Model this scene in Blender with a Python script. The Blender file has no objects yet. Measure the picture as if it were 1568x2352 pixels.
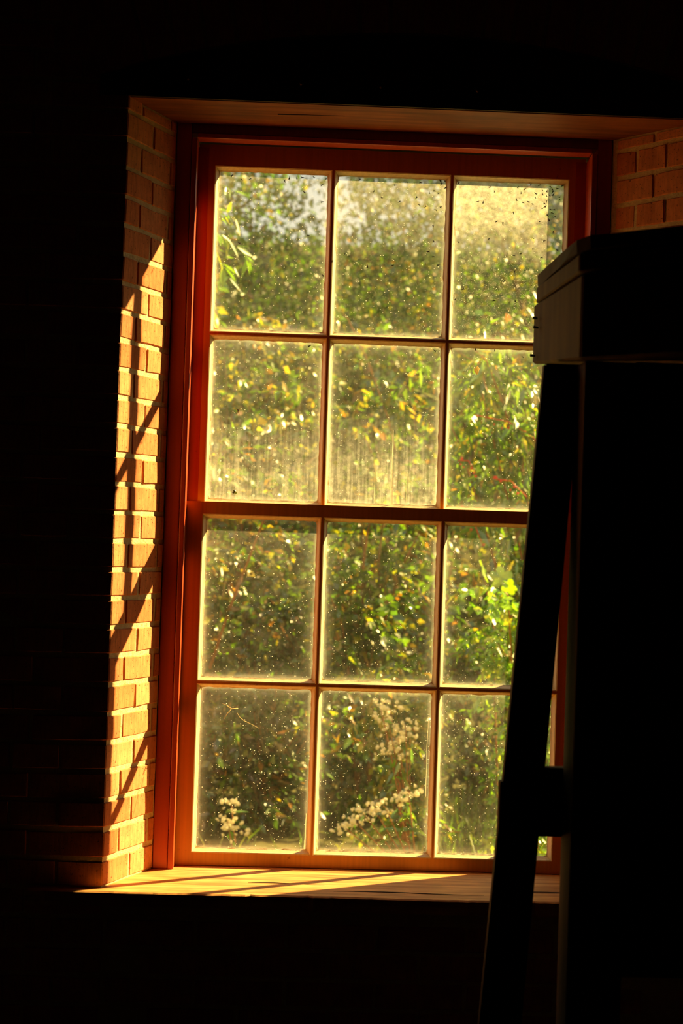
import bpy, bmesh, math, random
import numpy as np
from mathutils import Vector, Matrix, noise

random.seed(7)
rng = np.random.default_rng(11)
S = bpy.context.scene
C = S.collection

# ------------------------------------------------------------------ camera
cam_d = bpy.data.cameras.new('camera')
cam = bpy.data.objects.new('camera', cam_d)
C.objects.link(cam)
yaw, pitch, roll = 0.02865, 0.0150, 0.03223
fwd = Vector((math.sin(yaw) * math.cos(pitch), math.cos(yaw) * math.cos(pitch), math.sin(pitch)))
rgt = Vector((math.cos(yaw), -math.sin(yaw), 0))
upv = rgt.cross(fwd)
r2 = math.cos(roll) * rgt + math.sin(roll) * upv
u2 = -math.sin(roll) * rgt + math.cos(roll) * upv
m = Matrix((r2, u2, -fwd)).transposed().to_4x4()
m.translation = Vector((-0.2025, -3.4776, 1.5))
cam.matrix_world = m
cam_d.sensor_fit = 'HORIZONTAL'
cam_d.sensor_width = 24.0
cam_d.lens = 24.0 * 3200.0 / 1568.0
cam_d.clip_start = 0.05
cam_d.dof.use_dof = True
cam_d.dof.focus_distance = 3.45
cam_d.dof.aperture_fstop = 4.0
S.camera = cam

# ------------------------------------------------------------------ light
w = bpy.data.worlds.new('sky')
S.world = w
w.use_nodes = True
bg = w.node_tree.nodes['Background']
bg.inputs[0].default_value = (1.0, 0.97, 0.78, 1)
bg.inputs[1].default_value = 0.84
sun_d = bpy.data.lights.new('sun', 'SUN')
sun_d.energy = 24.0
sun_d.angle = math.radians(0.55)
sun_d.color = (1.0, 0.70, 0.26)
sun = bpy.data.objects.new('sun', sun_d)
C.objects.link(sun)
SUN = Vector((-2.02, -1.0, -1.40)).normalized()
sun.rotation_euler = SUN.to_track_quat('-Z', 'Y').to_euler()
sun.location = (8, 4, 6)
S.view_settings.view_transform = 'Standard'
S.view_settings.look = 'None'
S.view_settings.gamma = 1.0
S.view_settings.exposure = 0.0
S.view_settings.use_curve_mapping = False
S.cycles.max_bounces = 8
S.cycles.diffuse_bounces = 4
S.cycles.use_adaptive_sampling = True
S.cycles.adaptive_threshold = 0.015
S.cycles.transparent_max_bounces = 16
S.cycles.caustics_reflective = False
S.cycles.caustics_refractive = False
S.cycles.sample_clamp_indirect = 4.0


# ------------------------------------------------------------------ helpers
def link(name, me, mat=None, parent=None):
    o = bpy.data.objects.new(name, me)
    C.objects.link(o)
    if mat is not None and me is not None and len(me.materials) == 0:
        for mm in (mat if isinstance(mat, (list, tuple)) else [mat]):
            me.materials.append(mm)
    if parent is not None:
        o.parent = parent
    return o


def empty(name, loc=(0, 0, 0)):
    o = bpy.data.objects.new(name, None)
    C.objects.link(o)
    o.location = loc
    o.empty_display_size = 0.1
    return o


def tag(o, label=None, cat=None, group=None, kind=None):
    if label: o['label'] = label
    if cat: o['category'] = cat
    if group: o['group'] = group
    if kind: o['kind'] = kind
    return o


def pydata(name, verts, faces, mi=None, smooth=False):
    me = bpy.data.meshes.new(name)
    me.from_pydata([tuple(v) for v in verts], [], faces)
    if mi is not None:
        me.polygons.foreach_set('material_index', mi)
    if smooth:
        me.polygons.foreach_set('use_smooth', [True] * len(me.polygons))
    me.update()
    return me


def box_me(name, x0, x1, y0, y1, z0, z1, bevel=0.0, jit=0.0, cuts=0):
    bm = bmesh.new()
    bmesh.ops.create_cube(bm, size=1.0)
    for v in bm.verts:
        v.co = Vector(((x0 + x1) / 2 + v.co.x * (x1 - x0), (y0 + y1) / 2 + v.co.y * (y1 - y0), (z0 + z1) / 2 + v.co.z * (z1 - z0)))
    if bevel > 0:
        bmesh.ops.bevel(bm, geom=bm.edges[:], offset=bevel, segments=2, affect='EDGES', profile=0.6)
    if jit:
        for v in bm.verts:
            v.co += Vector((random.uniform(-jit, jit), random.uniform(-jit, jit), random.uniform(-jit, jit)))
    bm.normal_update()
    me = bpy.data.meshes.new(name)
    bm.to_mesh(me)
    bm.free()
    return me


def prism_me(name, poly, z0, z1, jit=0.0, bevel=0.0):
    """plan polygon (counter-clockwise) raised from z0 to z1"""
    bm = bmesh.new()
    lo = [bm.verts.new((x, y, z0)) for x, y in poly]
    hi = [bm.verts.new((x, y, z1)) for x, y in poly]
    n = len(poly)
    bm.faces.new(list(reversed(lo)))
    bm.faces.new(hi)
    for i in range(n):
        j = (i + 1) % n
        bm.faces.new((lo[i], lo[j], hi[j], hi[i]))
    if bevel:
        bmesh.ops.bevel(bm, geom=bm.edges[:], offset=bevel, segments=1, affect='EDGES')
    if jit:
        for v in bm.verts:
            v.co += Vector((random.uniform(-jit, jit), random.uniform(-jit, jit), random.uniform(-jit, jit)))
    bmesh.ops.recalc_face_normals(bm, faces=bm.faces[:])
    me = bpy.data.meshes.new(name)
    bm.to_mesh(me)
    bm.free()
    return me


def tube_me(name, pts, radii, sides=6):
    pts = [Vector(p) for p in pts]
    vs, fs = [], []
    for i, p in enumerate(pts):
        a = pts[max(i - 1, 0)]
        b = pts[min(i + 1, len(pts) - 1)]
        t = (b - a).normalized()
        ref = Vector((0, 1, 0)) if abs(t.y) < 0.9 else Vector((1, 0, 0))
        u = t.cross(ref).normalized()
        v = t.cross(u)
        r = radii[i] if isinstance(radii, (list, tuple)) else radii
        for k in range(sides):
            an = 2 * math.pi * k / sides
            vs.append(p + u * (r * math.cos(an)) + v * (r * math.sin(an)))
    for i in range(len(pts) - 1):
        for k in range(sides):
            k2 = (k + 1) % sides
            fs.append((i * sides + k, i * sides + k2, (i + 1) * sides + k2, (i + 1) * sides + k))
    fs.append(tuple(range(sides - 1, -1, -1)))
    fs.append(tuple((len(pts) - 1) * sides + k for k in range(sides)))
    return pydata(name, vs, fs, smooth=True)


def N(nt, t, **kw):
    n = nt.nodes.new(t)
    for k, v in kw.items():
        if hasattr(n, k):
            setattr(n, k, v)
        else:
            n.inputs[k].default_value = v
    return n


def L(nt, a, b):
    nt.links.new(a, b)


def mix_col(nt, fac, a, b, mode='MIX'):
    n = nt.nodes.new('ShaderNodeMix')
    n.data_type = 'RGBA'
    n.blend_type = mode
    for sock, v in ((n.inputs[0], fac), (n.inputs[6], a), (n.inputs[7], b)):
        if hasattr(v, 'default_value') or hasattr(v, 'is_linked'):
            L(nt, v, sock)
        else:
            sock.default_value = v if not isinstance(v, tuple) else (*v, 1)[:4]
    return n.outputs[2]


def ramp(nt, fac, stops):
    n = nt.nodes.new('ShaderNodeValToRGB')
    els = n.color_ramp.elements
    while len(els) < len(stops):
        els.new(0.5)
    for e, (p, c) in zip(els, stops):
        e.position = p
        e.color = (*c, 1) if isinstance(c, tuple) else (c, c, c, 1)
    L(nt, fac, n.inputs[0])
    return n.outputs[0]


def math_n(nt, op, a, b=0.0, clamp=False):
    n = nt.nodes.new('ShaderNodeMath')
    n.operation = op
    n.use_clamp = clamp
    for s, v in zip(n.inputs, (a, b)):
        if isinstance(v, (int, float)):
            s.default_value = v
        else:
            L(nt, v, s)
    return n.outputs[0]


def new_mat(name):
    mt = bpy.data.materials.new(name)
    mt.use_nodes = True
    nt = mt.node_tree
    return mt, nt, nt.nodes['Principled BSDF']


def wood(name, c0, c1, c2, scale=(3, 40, 40), rough=0.55, bump=0.25, spec=0.35):
    mt, nt, p = new_mat(name)
    tc = N(nt, 'ShaderNodeTexCoord')
    mp = N(nt, 'ShaderNodeMapping')
    mp.inputs['Scale'].default_value = scale
    L(nt, tc.outputs['Object'], mp.inputs[0])
    n1 = N(nt, 'ShaderNodeTexNoise', Scale=1.0, Detail=6.0, Roughness=0.6)
    L(nt, mp.outputs[0], n1.inputs['Vector'])
    n2 = N(nt, 'ShaderNodeTexNoise', Scale=9.0, Detail=4.0)
    L(nt, tc.outputs['Object'], n2.inputs['Vector'])
    col = ramp(nt, n1.outputs[0], [(0.3, c0), (0.52, c1), (0.75, c2)])
    dirt = ramp(nt, n2.outputs[0], [(0.35, 0.55), (0.6, 1.0)])
    col = mix_col(nt, 0.6, col, dirt, 'MULTIPLY')
    L(nt, col, p.inputs['Base Color'])
    p.inputs['Roughness'].default_value = rough
    p.inputs['Specular IOR Level'].default_value = spec
    b = N(nt, 'ShaderNodeBump', Strength=bump, Distance=0.002)
    L(nt, n1.outputs[0], b.inputs['Height'])
    L(nt, b.outputs[0], p.inputs['Normal'])
    return mt


def brick_mat():
    mt, nt, p = new_mat('brick_clay')
    oi = N(nt, 'ShaderNodeObjectInfo')
    tc = N(nt, 'ShaderNodeTexCoord')
    base = ramp(nt, oi.outputs['Random'], [(0.0, (0.66, 0.225, 0.09)), (0.3, (0.74, 0.30, 0.13)), (0.55, (0.70, 0.255, 0.10)),
                                           (0.8, (0.78, 0.36, 0.17)), (1.0, (0.58, 0.17, 0.055))])
    n1 = N(nt, 'ShaderNodeTexNoise', Scale=22.0, Detail=5.0, Roughness=0.65)
    L(nt, tc.outputs['Object'], n1.inputs['Vector'])
    var = ramp(nt, n1.outputs[0], [(0.3, 0.72), (0.65, 1.12)])
    col = mix_col(nt, 0.8, base, var, 'MULTIPLY')
    mp = N(nt, 'ShaderNodeMapping')
    mp.inputs['Scale'].default_value = (160, 160, 22)
    mp.inputs['Rotation'].default_value = (0.0, 0.25, 0.0)
    L(nt, tc.outputs['Object'], mp.inputs[0])
    st = N(nt, 'ShaderNodeTexNoise', Scale=1.0, Detail=3.0)
    L(nt, mp.outputs[0], st.inputs['Vector'])
    stc = ramp(nt, st.outputs[0], [(0.40, 0.80), (0.58, 1.08)])
    col = mix_col(nt, 0.55, col, stc, 'MULTIPLY')
    sp = N(nt, 'ShaderNodeTexNoise', Scale=210.0, Detail=2.0)
    L(nt, tc.outputs['Object'], sp.inputs['Vector'])
    spc = ramp(nt, sp.outputs[0], [(0.28, 0.25), (0.36, 1.0)])
    col = mix_col(nt, 0.9, col, spc, 'MULTIPLY')
    L(nt, col, p.inputs['Base Color'])
    p.inputs['Roughness'].default_value = 0.9
    p.inputs['Specular IOR Level'].default_value = 0.15
    h = math_n(nt, 'ADD', math_n(nt, 'MULTIPLY', st.outputs[0], 0.6), math_n(nt, 'ADD', n1.outputs[0], math_n(nt, 'MULTIPLY', spc, 0.6)))
    b = N(nt, 'ShaderNodeBump', Strength=0.5, Distance=0.003)
    L(nt, h, b.inputs['Height'])
    L(nt, b.outputs[0], p.inputs['Normal'])
    return mt


def rough_mat(name, c0, c1, sc=30, rough=0.9, bump=0.6, dist=0.004):
    mt, nt, p = new_mat(name)
    tc = N(nt, 'ShaderNodeTexCoord')
    n1 = N(nt, 'ShaderNodeTexNoise', Scale=sc, Detail=6.0, Roughness=0.7)
    L(nt, tc.outputs['Object'], n1.inputs['Vector'])
    L(nt, ramp(nt, n1.outputs[0], [(0.3, c0), (0.7, c1)]), p.inputs['Base Color'])
    p.inputs['Roughness'].default_value = rough
    p.inputs['Specular IOR Level'].default_value = 0.2
    b = N(nt, 'ShaderNodeBump', Strength=bump, Distance=dist)
    L(nt, n1.outputs[0], b.inputs['Height'])
    L(nt, b.outputs[0], p.inputs['Normal'])
    return mt


def paint(name, c, worn, rough=0.4, spec=0.5, thr=0.66):
    mt, nt, p = new_mat(name)
    tc = N(nt, 'ShaderNodeTexCoord')
    n1 = N(nt, 'ShaderNodeTexNoise', Scale=28.0, Detail=8.0, Roughness=0.7)
    L(nt, tc.outputs['Object'], n1.inputs['Vector'])
    mp = N(nt, 'ShaderNodeMapping')
    mp.inputs['Scale'].default_value = (120, 120, 3)
    L(nt, tc.outputs['Object'], mp.inputs[0])
    n2 = N(nt, 'ShaderNodeTexNoise', Scale=1.0, Detail=4.0)
    L(nt, mp.outputs[0], n2.inputs['Vector'])
    f = ramp(nt, n1.outputs[0], [(thr, 0.0), (thr + 0.05, 1.0)])
    col = mix_col(nt, f, c, worn)
    col = mix_col(nt, 0.35, col, ramp(nt, n2.outputs[0], [(0.35, 0.6), (0.6, 1.0)]), 'MULTIPLY')
    L(nt, col, p.inputs['Base Color'])
    p.inputs['Roughness'].default_value = rough
    p.inputs['Specular IOR Level'].default_value = spec
    b = N(nt, 'ShaderNodeBump', Strength=0.12, Distance=0.002)
    L(nt, n2.outputs[0], b.inputs['Height'])
    L(nt, b.outputs[0], p.inputs['Normal'])
    return mt


def leaf_mat(name, trans=0.5, gloss=0.10, rough=0.33):
    """the leaf's own colour sits in the colour attribute 'tint'"""
    mt = bpy.data.materials.new(name)
    mt.use_nodes = True
    nt = mt.node_tree
    nt.nodes.clear()
    out = N(nt, 'ShaderNodeOutputMaterial')
    at = N(nt, 'ShaderNodeAttribute', attribute_name='tint')
    d = N(nt, 'ShaderNodeBsdfDiffuse')
    t = N(nt, 'ShaderNodeBsdfTranslucent')
    g = N(nt, 'ShaderNodeBsdfGlossy', Roughness=rough)
    g.inputs['Color'].default_value = (1, 1, 1, 1)
    tcol = mix_col(nt, 1.0, at.outputs['Color'], (1.6, 1.6, 0.4), 'MULTIPLY')
    L(nt, at.outputs['Color'], d.inputs['Color'])
    L(nt, tcol, t.inputs['Color'])
    m1 = N(nt, 'ShaderNodeMixShader')
    m1.inputs[0].default_value = trans
    L(nt, d.outputs[0], m1.inputs[1])
    L(nt, t.outputs[0], m1.inputs[2])
    m2 = N(nt, 'ShaderNodeMixShader')
    m2.inputs[0].default_value = gloss
    L(nt, m1.outputs[0], m2.inputs[1])
    L(nt, g.outputs[0], m2.inputs[2])
    L(nt, m2.outputs[0], out.inputs[0])
    return mt


def plain(name, c, rough=0.7, spec=0.3):
    mt, nt, p = new_mat(name)
    tc = N(nt, 'ShaderNodeTexCoord')
    n1 = N(nt, 'ShaderNodeTexNoise', Scale=60.0, Detail=3.0)
    L(nt, tc.outputs['Object'], n1.inputs['Vector'])
    col = mix_col(nt, 0.4, c, ramp(nt, n1.outputs[0], [(0.3, 0.6), (0.7, 1.1)]), 'MULTIPLY')
    L(nt, col, p.inputs['Base Color'])
    p.inputs['Roughness'].default_value = rough
    p.inputs['Specular IOR Level'].default_value = spec
    return mt


def clear_glass():
    mt = bpy.data.materials.new('clear_glass')
    mt.use_nodes = True
    nt = mt.node_tree
    nt.nodes.clear()
    out = N(nt, 'ShaderNodeOutputMaterial')
    t = N(nt, 'ShaderNodeBsdfTransparent')
    t.inputs[0].default_value = (0.97, 0.97, 0.93, 1)
    g = N(nt, 'ShaderNodeBsdfGlossy', Roughness=0.02)
    fr = N(nt, 'ShaderNodeFresnel', IOR=1.45)
    mx = N(nt, 'ShaderNodeMixShader')
    L(nt, math_n(nt, 'MULTIPLY', fr.outputs[0], 0.6), mx.inputs[0])
    L(nt, t.outputs[0], mx.inputs[1])
    L(nt, g.outputs[0], mx.inputs[2])
    L(nt, mx.outputs[0], out.inputs[0])
    return mt


def dusty_glass():
    """grime lying on the pane: a film, dust gathered along the edges, run marks and specks.
    dust_top / dust_low / dust_film are custom properties of each pane (how grimy that pane is)"""
    mt = bpy.data.materials.new('dusty_glass')
    mt.use_nodes = True
    nt = mt.node_tree
    nt.nodes.clear()
    out = N(nt, 'ShaderNodeOutputMaterial')
    tc = N(nt, 'ShaderNodeTexCoord')
    oi = N(nt, 'ShaderNodeObjectInfo')
    gx = N(nt, 'ShaderNodeSeparateXYZ')
    L(nt, tc.outputs['Generated'], gx.inputs[0])
    off = N(nt, 'ShaderNodeVectorMath', operation='ADD')
    L(nt, tc.outputs['Object'], off.inputs[0])
    cmb = N(nt, 'ShaderNodeCombineXYZ')
    L(nt, math_n(nt, 'MULTIPLY', oi.outputs['Random'], 50.0), cmb.inputs[1])
    L(nt, cmb.outputs[0], off.inputs[1])
    P = off.outputs[0]

    def prop(nm):
        a = N(nt, 'ShaderNodeAttribute', attribute_type='OBJECT', attribute_name=nm)
        return a.outputs['Fac']
    film, dtop, dlow = prop('dust_film'), prop('dust_top'), prop('dust_low')
    n_big = N(nt, 'ShaderNodeTexNoise', Scale=11.0, Detail=4.0, Roughness=0.6)
    L(nt, P, n_big.inputs['Vector'])
    n_mid = N(nt, 'ShaderNodeTexNoise', Scale=70.0, Detail=5.0, Roughness=0.7)
    L(nt, P, n_mid.inputs['Vector'])
    big = ramp(nt, n_big.outputs[0], [(0.32, 0.35), (0.68, 1.5)])
    mid = ramp(nt, n_mid.outputs[0], [(0.3, 0.45), (0.7, 1.45)])
    # distance to the nearest edge of the pane (generated 0..1)
    x, z = gx.outputs[0], gx.outputs[2]
    ex = math_n(nt, 'MINIMUM', x, math_n(nt, 'SUBTRACT', 1.0, x))
    ez = math_n(nt, 'MULTIPLY', math_n(nt, 'MINIMUM', z, math_n(nt, 'SUBTRACT', 1.0, z)), 1.45)
    e = math_n(nt, 'MINIMUM', ex, ez)
    e = math_n(nt, 'ADD', e, math_n(nt, 'MULTIPLY', math_n(nt, 'SUBTRACT', n_big.outputs[0], 0.5), 0.09))
    rim = ramp(nt, e, [(0.018, 0.22), (0.042, 0.060), (0.10, 0.012), (0.22, 0.0)])
    # top and lower grime bands with wandering borders
    zw = math_n(nt, 'ADD', z, math_n(nt, 'MULTIPLY', math_n(nt, 'SUBTRACT', n_big.outputs[0], 0.5), 0.35))
    top = math_n(nt, 'MULTIPLY', ramp(nt, zw, [(0.45, 0.0), (0.85, 1.0)]), dtop)
    low = math_n(nt, 'MULTIPLY', ramp(nt, zw, [(0.18, 1.0), (0.60, 0.0)]), dlow)
    mp = N(nt, 'ShaderNodeMapping')
    mp.inputs['Scale'].default_value = (150, 150, 7)
    L(nt, P, mp.inputs[0])
    n_st = N(nt, 'ShaderNodeTexNoise', Scale=1.0, Detail=4.0)
    L(nt, mp.outputs[0], n_st.inputs['Vector'])
    run = ramp(nt, n_st.outputs[0], [(0.38, 0.6), (0.66, 1.5)])
    low = math_n(nt, 'MULTIPLY', low, run)
    f = math_n(nt, 'ADD', math_n(nt, 'MULTIPLY', math_n(nt, 'MULTIPLY', film, big), mid), math_n(nt, 'MULTIPLY', math_n(nt, 'ADD', top, low), mid))
    f = math_n(nt, 'ADD', f, rim, True)
    # specks
    vo = N(nt, 'ShaderNodeTexVoronoi', Scale=300.0)
    L(nt, P, vo.inputs['Vector'])
    sp_on = N(nt, 'ShaderNodeSeparateColor')
    L(nt, vo.outputs['Color'], sp_on.inputs[0])
    rad = math_n(nt, 'MULTIPLY', math_n(nt, 'POWER', sp_on.outputs[0], 9.0), 0.36)
    dot = math_n(nt, 'LESS_THAN', vo.outputs['Distance'], rad)
    vo2 = N(nt, 'ShaderNodeTexVoronoi', Scale=520.0)
    L(nt, P, vo2.inputs['Vector'])
    sp2 = N(nt, 'ShaderNodeSeparateColor')
    L(nt, vo2.outputs['Color'], sp2.inputs[0])
    rad2 = math_n(nt, 'MULTIPLY', math_n(nt, 'POWER', sp2.outputs[0], 2.5), math_n(nt, 'ADD', 0.20, math_n(nt, 'MULTIPLY', dtop, 0.7)))
    dot2 = math_n(nt, 'MULTIPLY', math_n(nt, 'LESS_THAN', vo2.outputs['Distance'], rad2), 0.30)
    dots = math_n(nt, 'MAXIMUM', dot, dot2)
    f = math_n(nt, 'MAXIMUM', f, math_n(nt, 'MULTIPLY', dots, 0.85), True)
    tr = N(nt, 'ShaderNodeBsdfTransparent')
    tl = N(nt, 'ShaderNodeBsdfTranslucent')
    tl.inputs[0].default_value = (0.95, 0.92, 0.76, 1)
    df = N(nt, 'ShaderNodeBsdfDiffuse')
    df.inputs[0].default_value = (0.7, 0.66, 0.55, 1)
    mx = N(nt, 'ShaderNodeMixShader')
    mx.inputs[0].default_value = 0.25
    L(nt, tl.outputs[0], mx.inputs[1])
    L(nt, df.outputs[0], mx.inputs[2])
    m2 = N(nt, 'ShaderNodeMixShader')
    L(nt, f, m2.inputs[0])
    L(nt, tr.outputs[0], m2.inputs[1])
    L(nt, mx.outputs[0], m2.inputs[2])
    L(nt, m2.outputs[0], out.inputs[0])
    return mt


def pale_mat(name, c, t=0.6):
    mt = bpy.data.materials.new(name)
    mt.use_nodes = True
    nt = mt.node_tree
    nt.nodes.clear()
    out = N(nt, 'ShaderNodeOutputMaterial')
    tc = N(nt, 'ShaderNodeTexCoord')
    n1 = N(nt, 'ShaderNodeTexNoise', Scale=150.0, Detail=3.0)
    L(nt, tc.outputs['Object'], n1.inputs['Vector'])
    col = mix_col(nt, 0.5, c, ramp(nt, n1.outputs[0], [(0.3, 0.6), (0.7, 1.1)]), 'MULTIPLY')
    d = N(nt, 'ShaderNodeBsdfDiffuse'); tl = N(nt, 'ShaderNodeBsdfTranslucent'); mx = N(nt, 'ShaderNodeMixShader')
    mx.inputs[0].default_value = t
    L(nt, col, d.inputs[0]); L(nt, col, tl.inputs[0])
    L(nt, d.outputs[0], mx.inputs[1]); L(nt, tl.outputs[0], mx.inputs[2]); L(nt, mx.outputs[0], out.inputs[0])
    return mt


M = dict(
    lime=pale_mat('lime_run', (0.62, 0.56, 0.40), 0.7), cocoon=pale_mat('cocoon_silk', (0.8, 0.66, 0.36), 0.6),
    brick=brick_mat(),
    mortar=rough_mat('lime_mortar', (0.66, 0.50, 0.25), (0.92, 0.78, 0.48), sc=90, bump=0.9, dist=0.006),
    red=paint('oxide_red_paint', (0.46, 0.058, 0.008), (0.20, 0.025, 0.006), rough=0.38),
    darkred=paint('dark_red_paint', (0.20, 0.034, 0.007), (0.10, 0.02, 0.005), rough=0.5),  # deeper red than the jambs, for the head board only
    brown=paint('brown_sash_paint', (0.60, 0.26, 0.040), (0.36, 0.11, 0.018), rough=0.45),
    cream=paint('cream_bar_paint', (0.88, 0.72, 0.42), (0.55, 0.32, 0.12), rough=0.5, thr=0.70),
    putty=rough_mat('old_putty', (0.78, 0.68, 0.42), (0.95, 0.90, 0.70), sc=120, bump=0.4),
    sill=wood('bare_sill_wood', (0.34, 0.12, 0.03), (0.72, 0.35, 0.11), (0.88, 0.52, 0.21), scale=(4, 60, 60), bump=0.5),
    soffit=wood('red_stained_board', (0.16, 0.045, 0.015), (0.30, 0.085, 0.022), (0.42, 0.14, 0.035), scale=(3, 50, 50)),
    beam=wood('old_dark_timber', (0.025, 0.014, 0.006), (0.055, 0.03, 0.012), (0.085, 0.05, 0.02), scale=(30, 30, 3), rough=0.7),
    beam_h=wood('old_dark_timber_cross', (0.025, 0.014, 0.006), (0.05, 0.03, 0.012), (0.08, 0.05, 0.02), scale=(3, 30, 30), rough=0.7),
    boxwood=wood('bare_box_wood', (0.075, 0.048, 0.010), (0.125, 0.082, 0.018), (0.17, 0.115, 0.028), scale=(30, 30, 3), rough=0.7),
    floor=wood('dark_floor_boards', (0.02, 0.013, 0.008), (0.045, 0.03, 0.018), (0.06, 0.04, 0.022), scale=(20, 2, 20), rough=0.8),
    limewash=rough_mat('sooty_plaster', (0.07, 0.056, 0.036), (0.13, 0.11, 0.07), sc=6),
    clear=clear_glass(), dust=dusty_glass(),
    leaf=leaf_mat('leaf_blade', 0.5, 0.09, 0.34), leaf_far=leaf_mat('far_leaf_blade', 0.45, 0.06, 0.40),
    bark=rough_mat('grey_brown_bark', (0.10, 0.065, 0.03), (0.30, 0.21, 0.11), sc=40),
    twig=rough_mat('red_brown_twig', (0.22, 0.08, 0.03), (0.40, 0.20, 0.08), sc=60),
    soil=rough_mat('leaf_litter_soil', (0.045, 0.045, 0.012), (0.13, 0.12, 0.03), sc=9, dist=0.02),
    fluff=pale_mat('seed_fluff', (0.97, 0.92, 0.70), 0.5),
    berry=plain('red_berry', (0.60, 0.045, 0.02), 0.35, 0.5),
    fly=plain('fly_body', (0.030, 0.014, 0.007), 0.5, 0.3),
    web=pale_mat('dry_tendril', (0.85, 0.75, 0.5), 0.6),
    iron=plain('rusty_iron', (0.05, 0.03, 0.02), 0.6, 0.4),
    insect=plain('amber_insect', (0.42, 0.16, 0.06), 0.5, 0.3),
)

# ------------------------------------------------------------------ the setting: wall with splayed opening
FY = -0.25           # room face of the wall
JY = -0.06           # room face of the window frame
OY = 0.085           # outer face
XL, XR = -0.537, 0.537
CL = Vector((-0.632, FY)); CR = Vector((0.715, FY))
ZS, ZH = 0.668, 2.495
PITCH, Z0 = 0.0665, 1.664 - 25 * 0.0665   # course joints at Z0 + k*PITCH
GAP = 0.011

REC = 0.0024         # mortar lies this far behind the brick faces
def mortar_wall():
    r = REC
    bm = bmesh.new()

    def prism(poly, z0, z1):
        lo = [bm.verts.new((x, y, z0)) for x, y in poly]
        hi = [bm.verts.new((x, y, z1)) for x, y in poly]
        n = len(poly)
        bm.faces.new(list(reversed(lo))); bm.faces.new(hi)
        for i in range(n):
            j = (i + 1) % n
            bm.faces.new((lo[i], lo[j], hi[j], hi[i]))
    prism([(-4.2, FY + r), (CL.x - r, FY + r), (XL - r, JY), (XL - r, OY), (-4.2, OY)], 0, 3.1)
    prism([(CR.x + r, FY + r), (3.2, FY + r), (3.2, OY), (XR + r, OY), (XR + r, JY)], 0, 3.1)
    prism([(CL.x - r, FY + r), (CR.x + r, FY + r), (XR + r, JY), (XR + r, OY), (XL - r, OY), (XL - r, JY)], 0, ZS - 0.035)
    prism([(CL.x - r, FY + r), (CR.x + r, FY + r), (XR + r, JY), (XR + r, OY), (XL - r, OY), (XL - r, JY)], ZH + 0.02, 3.1)
    bmesh.ops.recalc_face_normals(bm, faces=bm.faces[:])
    me = bpy.data.meshes.new('wall_back')
    bm.to_mesh(me); bm.free()
    return me

wall = tag(link('wall_back', mortar_wall(), M['mortar']), kind='structure',
           label='brick wall with splayed window opening, lost in shadow')


def brick_prism(poly, h=PITCH - GAP, jit=0.0011):
    """one brick from its plan outline, edges broken and slightly uneven, z from 0 to h"""
    pts = []
    n = len(poly)
    for i in range(n):
        a, b = Vector(poly[i]), Vector(poly[(i + 1) % n])
        pts.append(a)
        if (b - a).length > 0.075:
            pts.append((a + b) / 2)
    bm = bmesh.new()
    lo = [bm.verts.new((p.x, p.y, 0 + random.uniform(-jit, jit) * 1.2)) for p in pts]
    hi = [bm.verts.new((p.x, p.y, h + random.uniform(-jit, jit) * 1.2)) for p in pts]
    n = len(pts)
    bm.faces.new(list(reversed(lo))); bm.faces.new(hi)
    for i in range(n):
        j = (i + 1) % n
        bm.faces.new((lo[i], lo[j], hi[j], hi[i]))
    for v in bm.verts:
        v.co.x += random.uniform(-jit, jit); v.co.y += random.uniform(-jit, jit)
    bmesh.ops.recalc_face_normals(bm, faces=bm.faces[:])
    es = [e for e in bm.edges if len(e.link_faces) == 2 and e.calc_face_angle() > 0.5]
    bmesh.ops.bevel(bm, geom=es, offset=0.0022, segments=1, affect='EDGES')
    bmesh.ops.triangulate(bm, faces=[f for f in bm.faces if len(f.verts) > 4])
    me = bpy.data.meshes.new('brick')
    bm.to_mesh(me); bm.free()
    me.materials.append(M['brick'])
    return me


def rev_pt(c, jx, t):
    """point on the reveal line, t metres from the outer corner towards the frame; and the inward (into-wall) normal"""
    j = Vector((jx, JY))
    d = (j - c).normalized()
    return c + d * t

TH = 0.05
def reveal_normal(c, jx):
    d = (Vector((jx, JY)) - c).normalized()
    n = Vector((-d.y, d.x))          # left of the direction
    return n if (n.x < 0) == (c.x < 0) else -n

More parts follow.
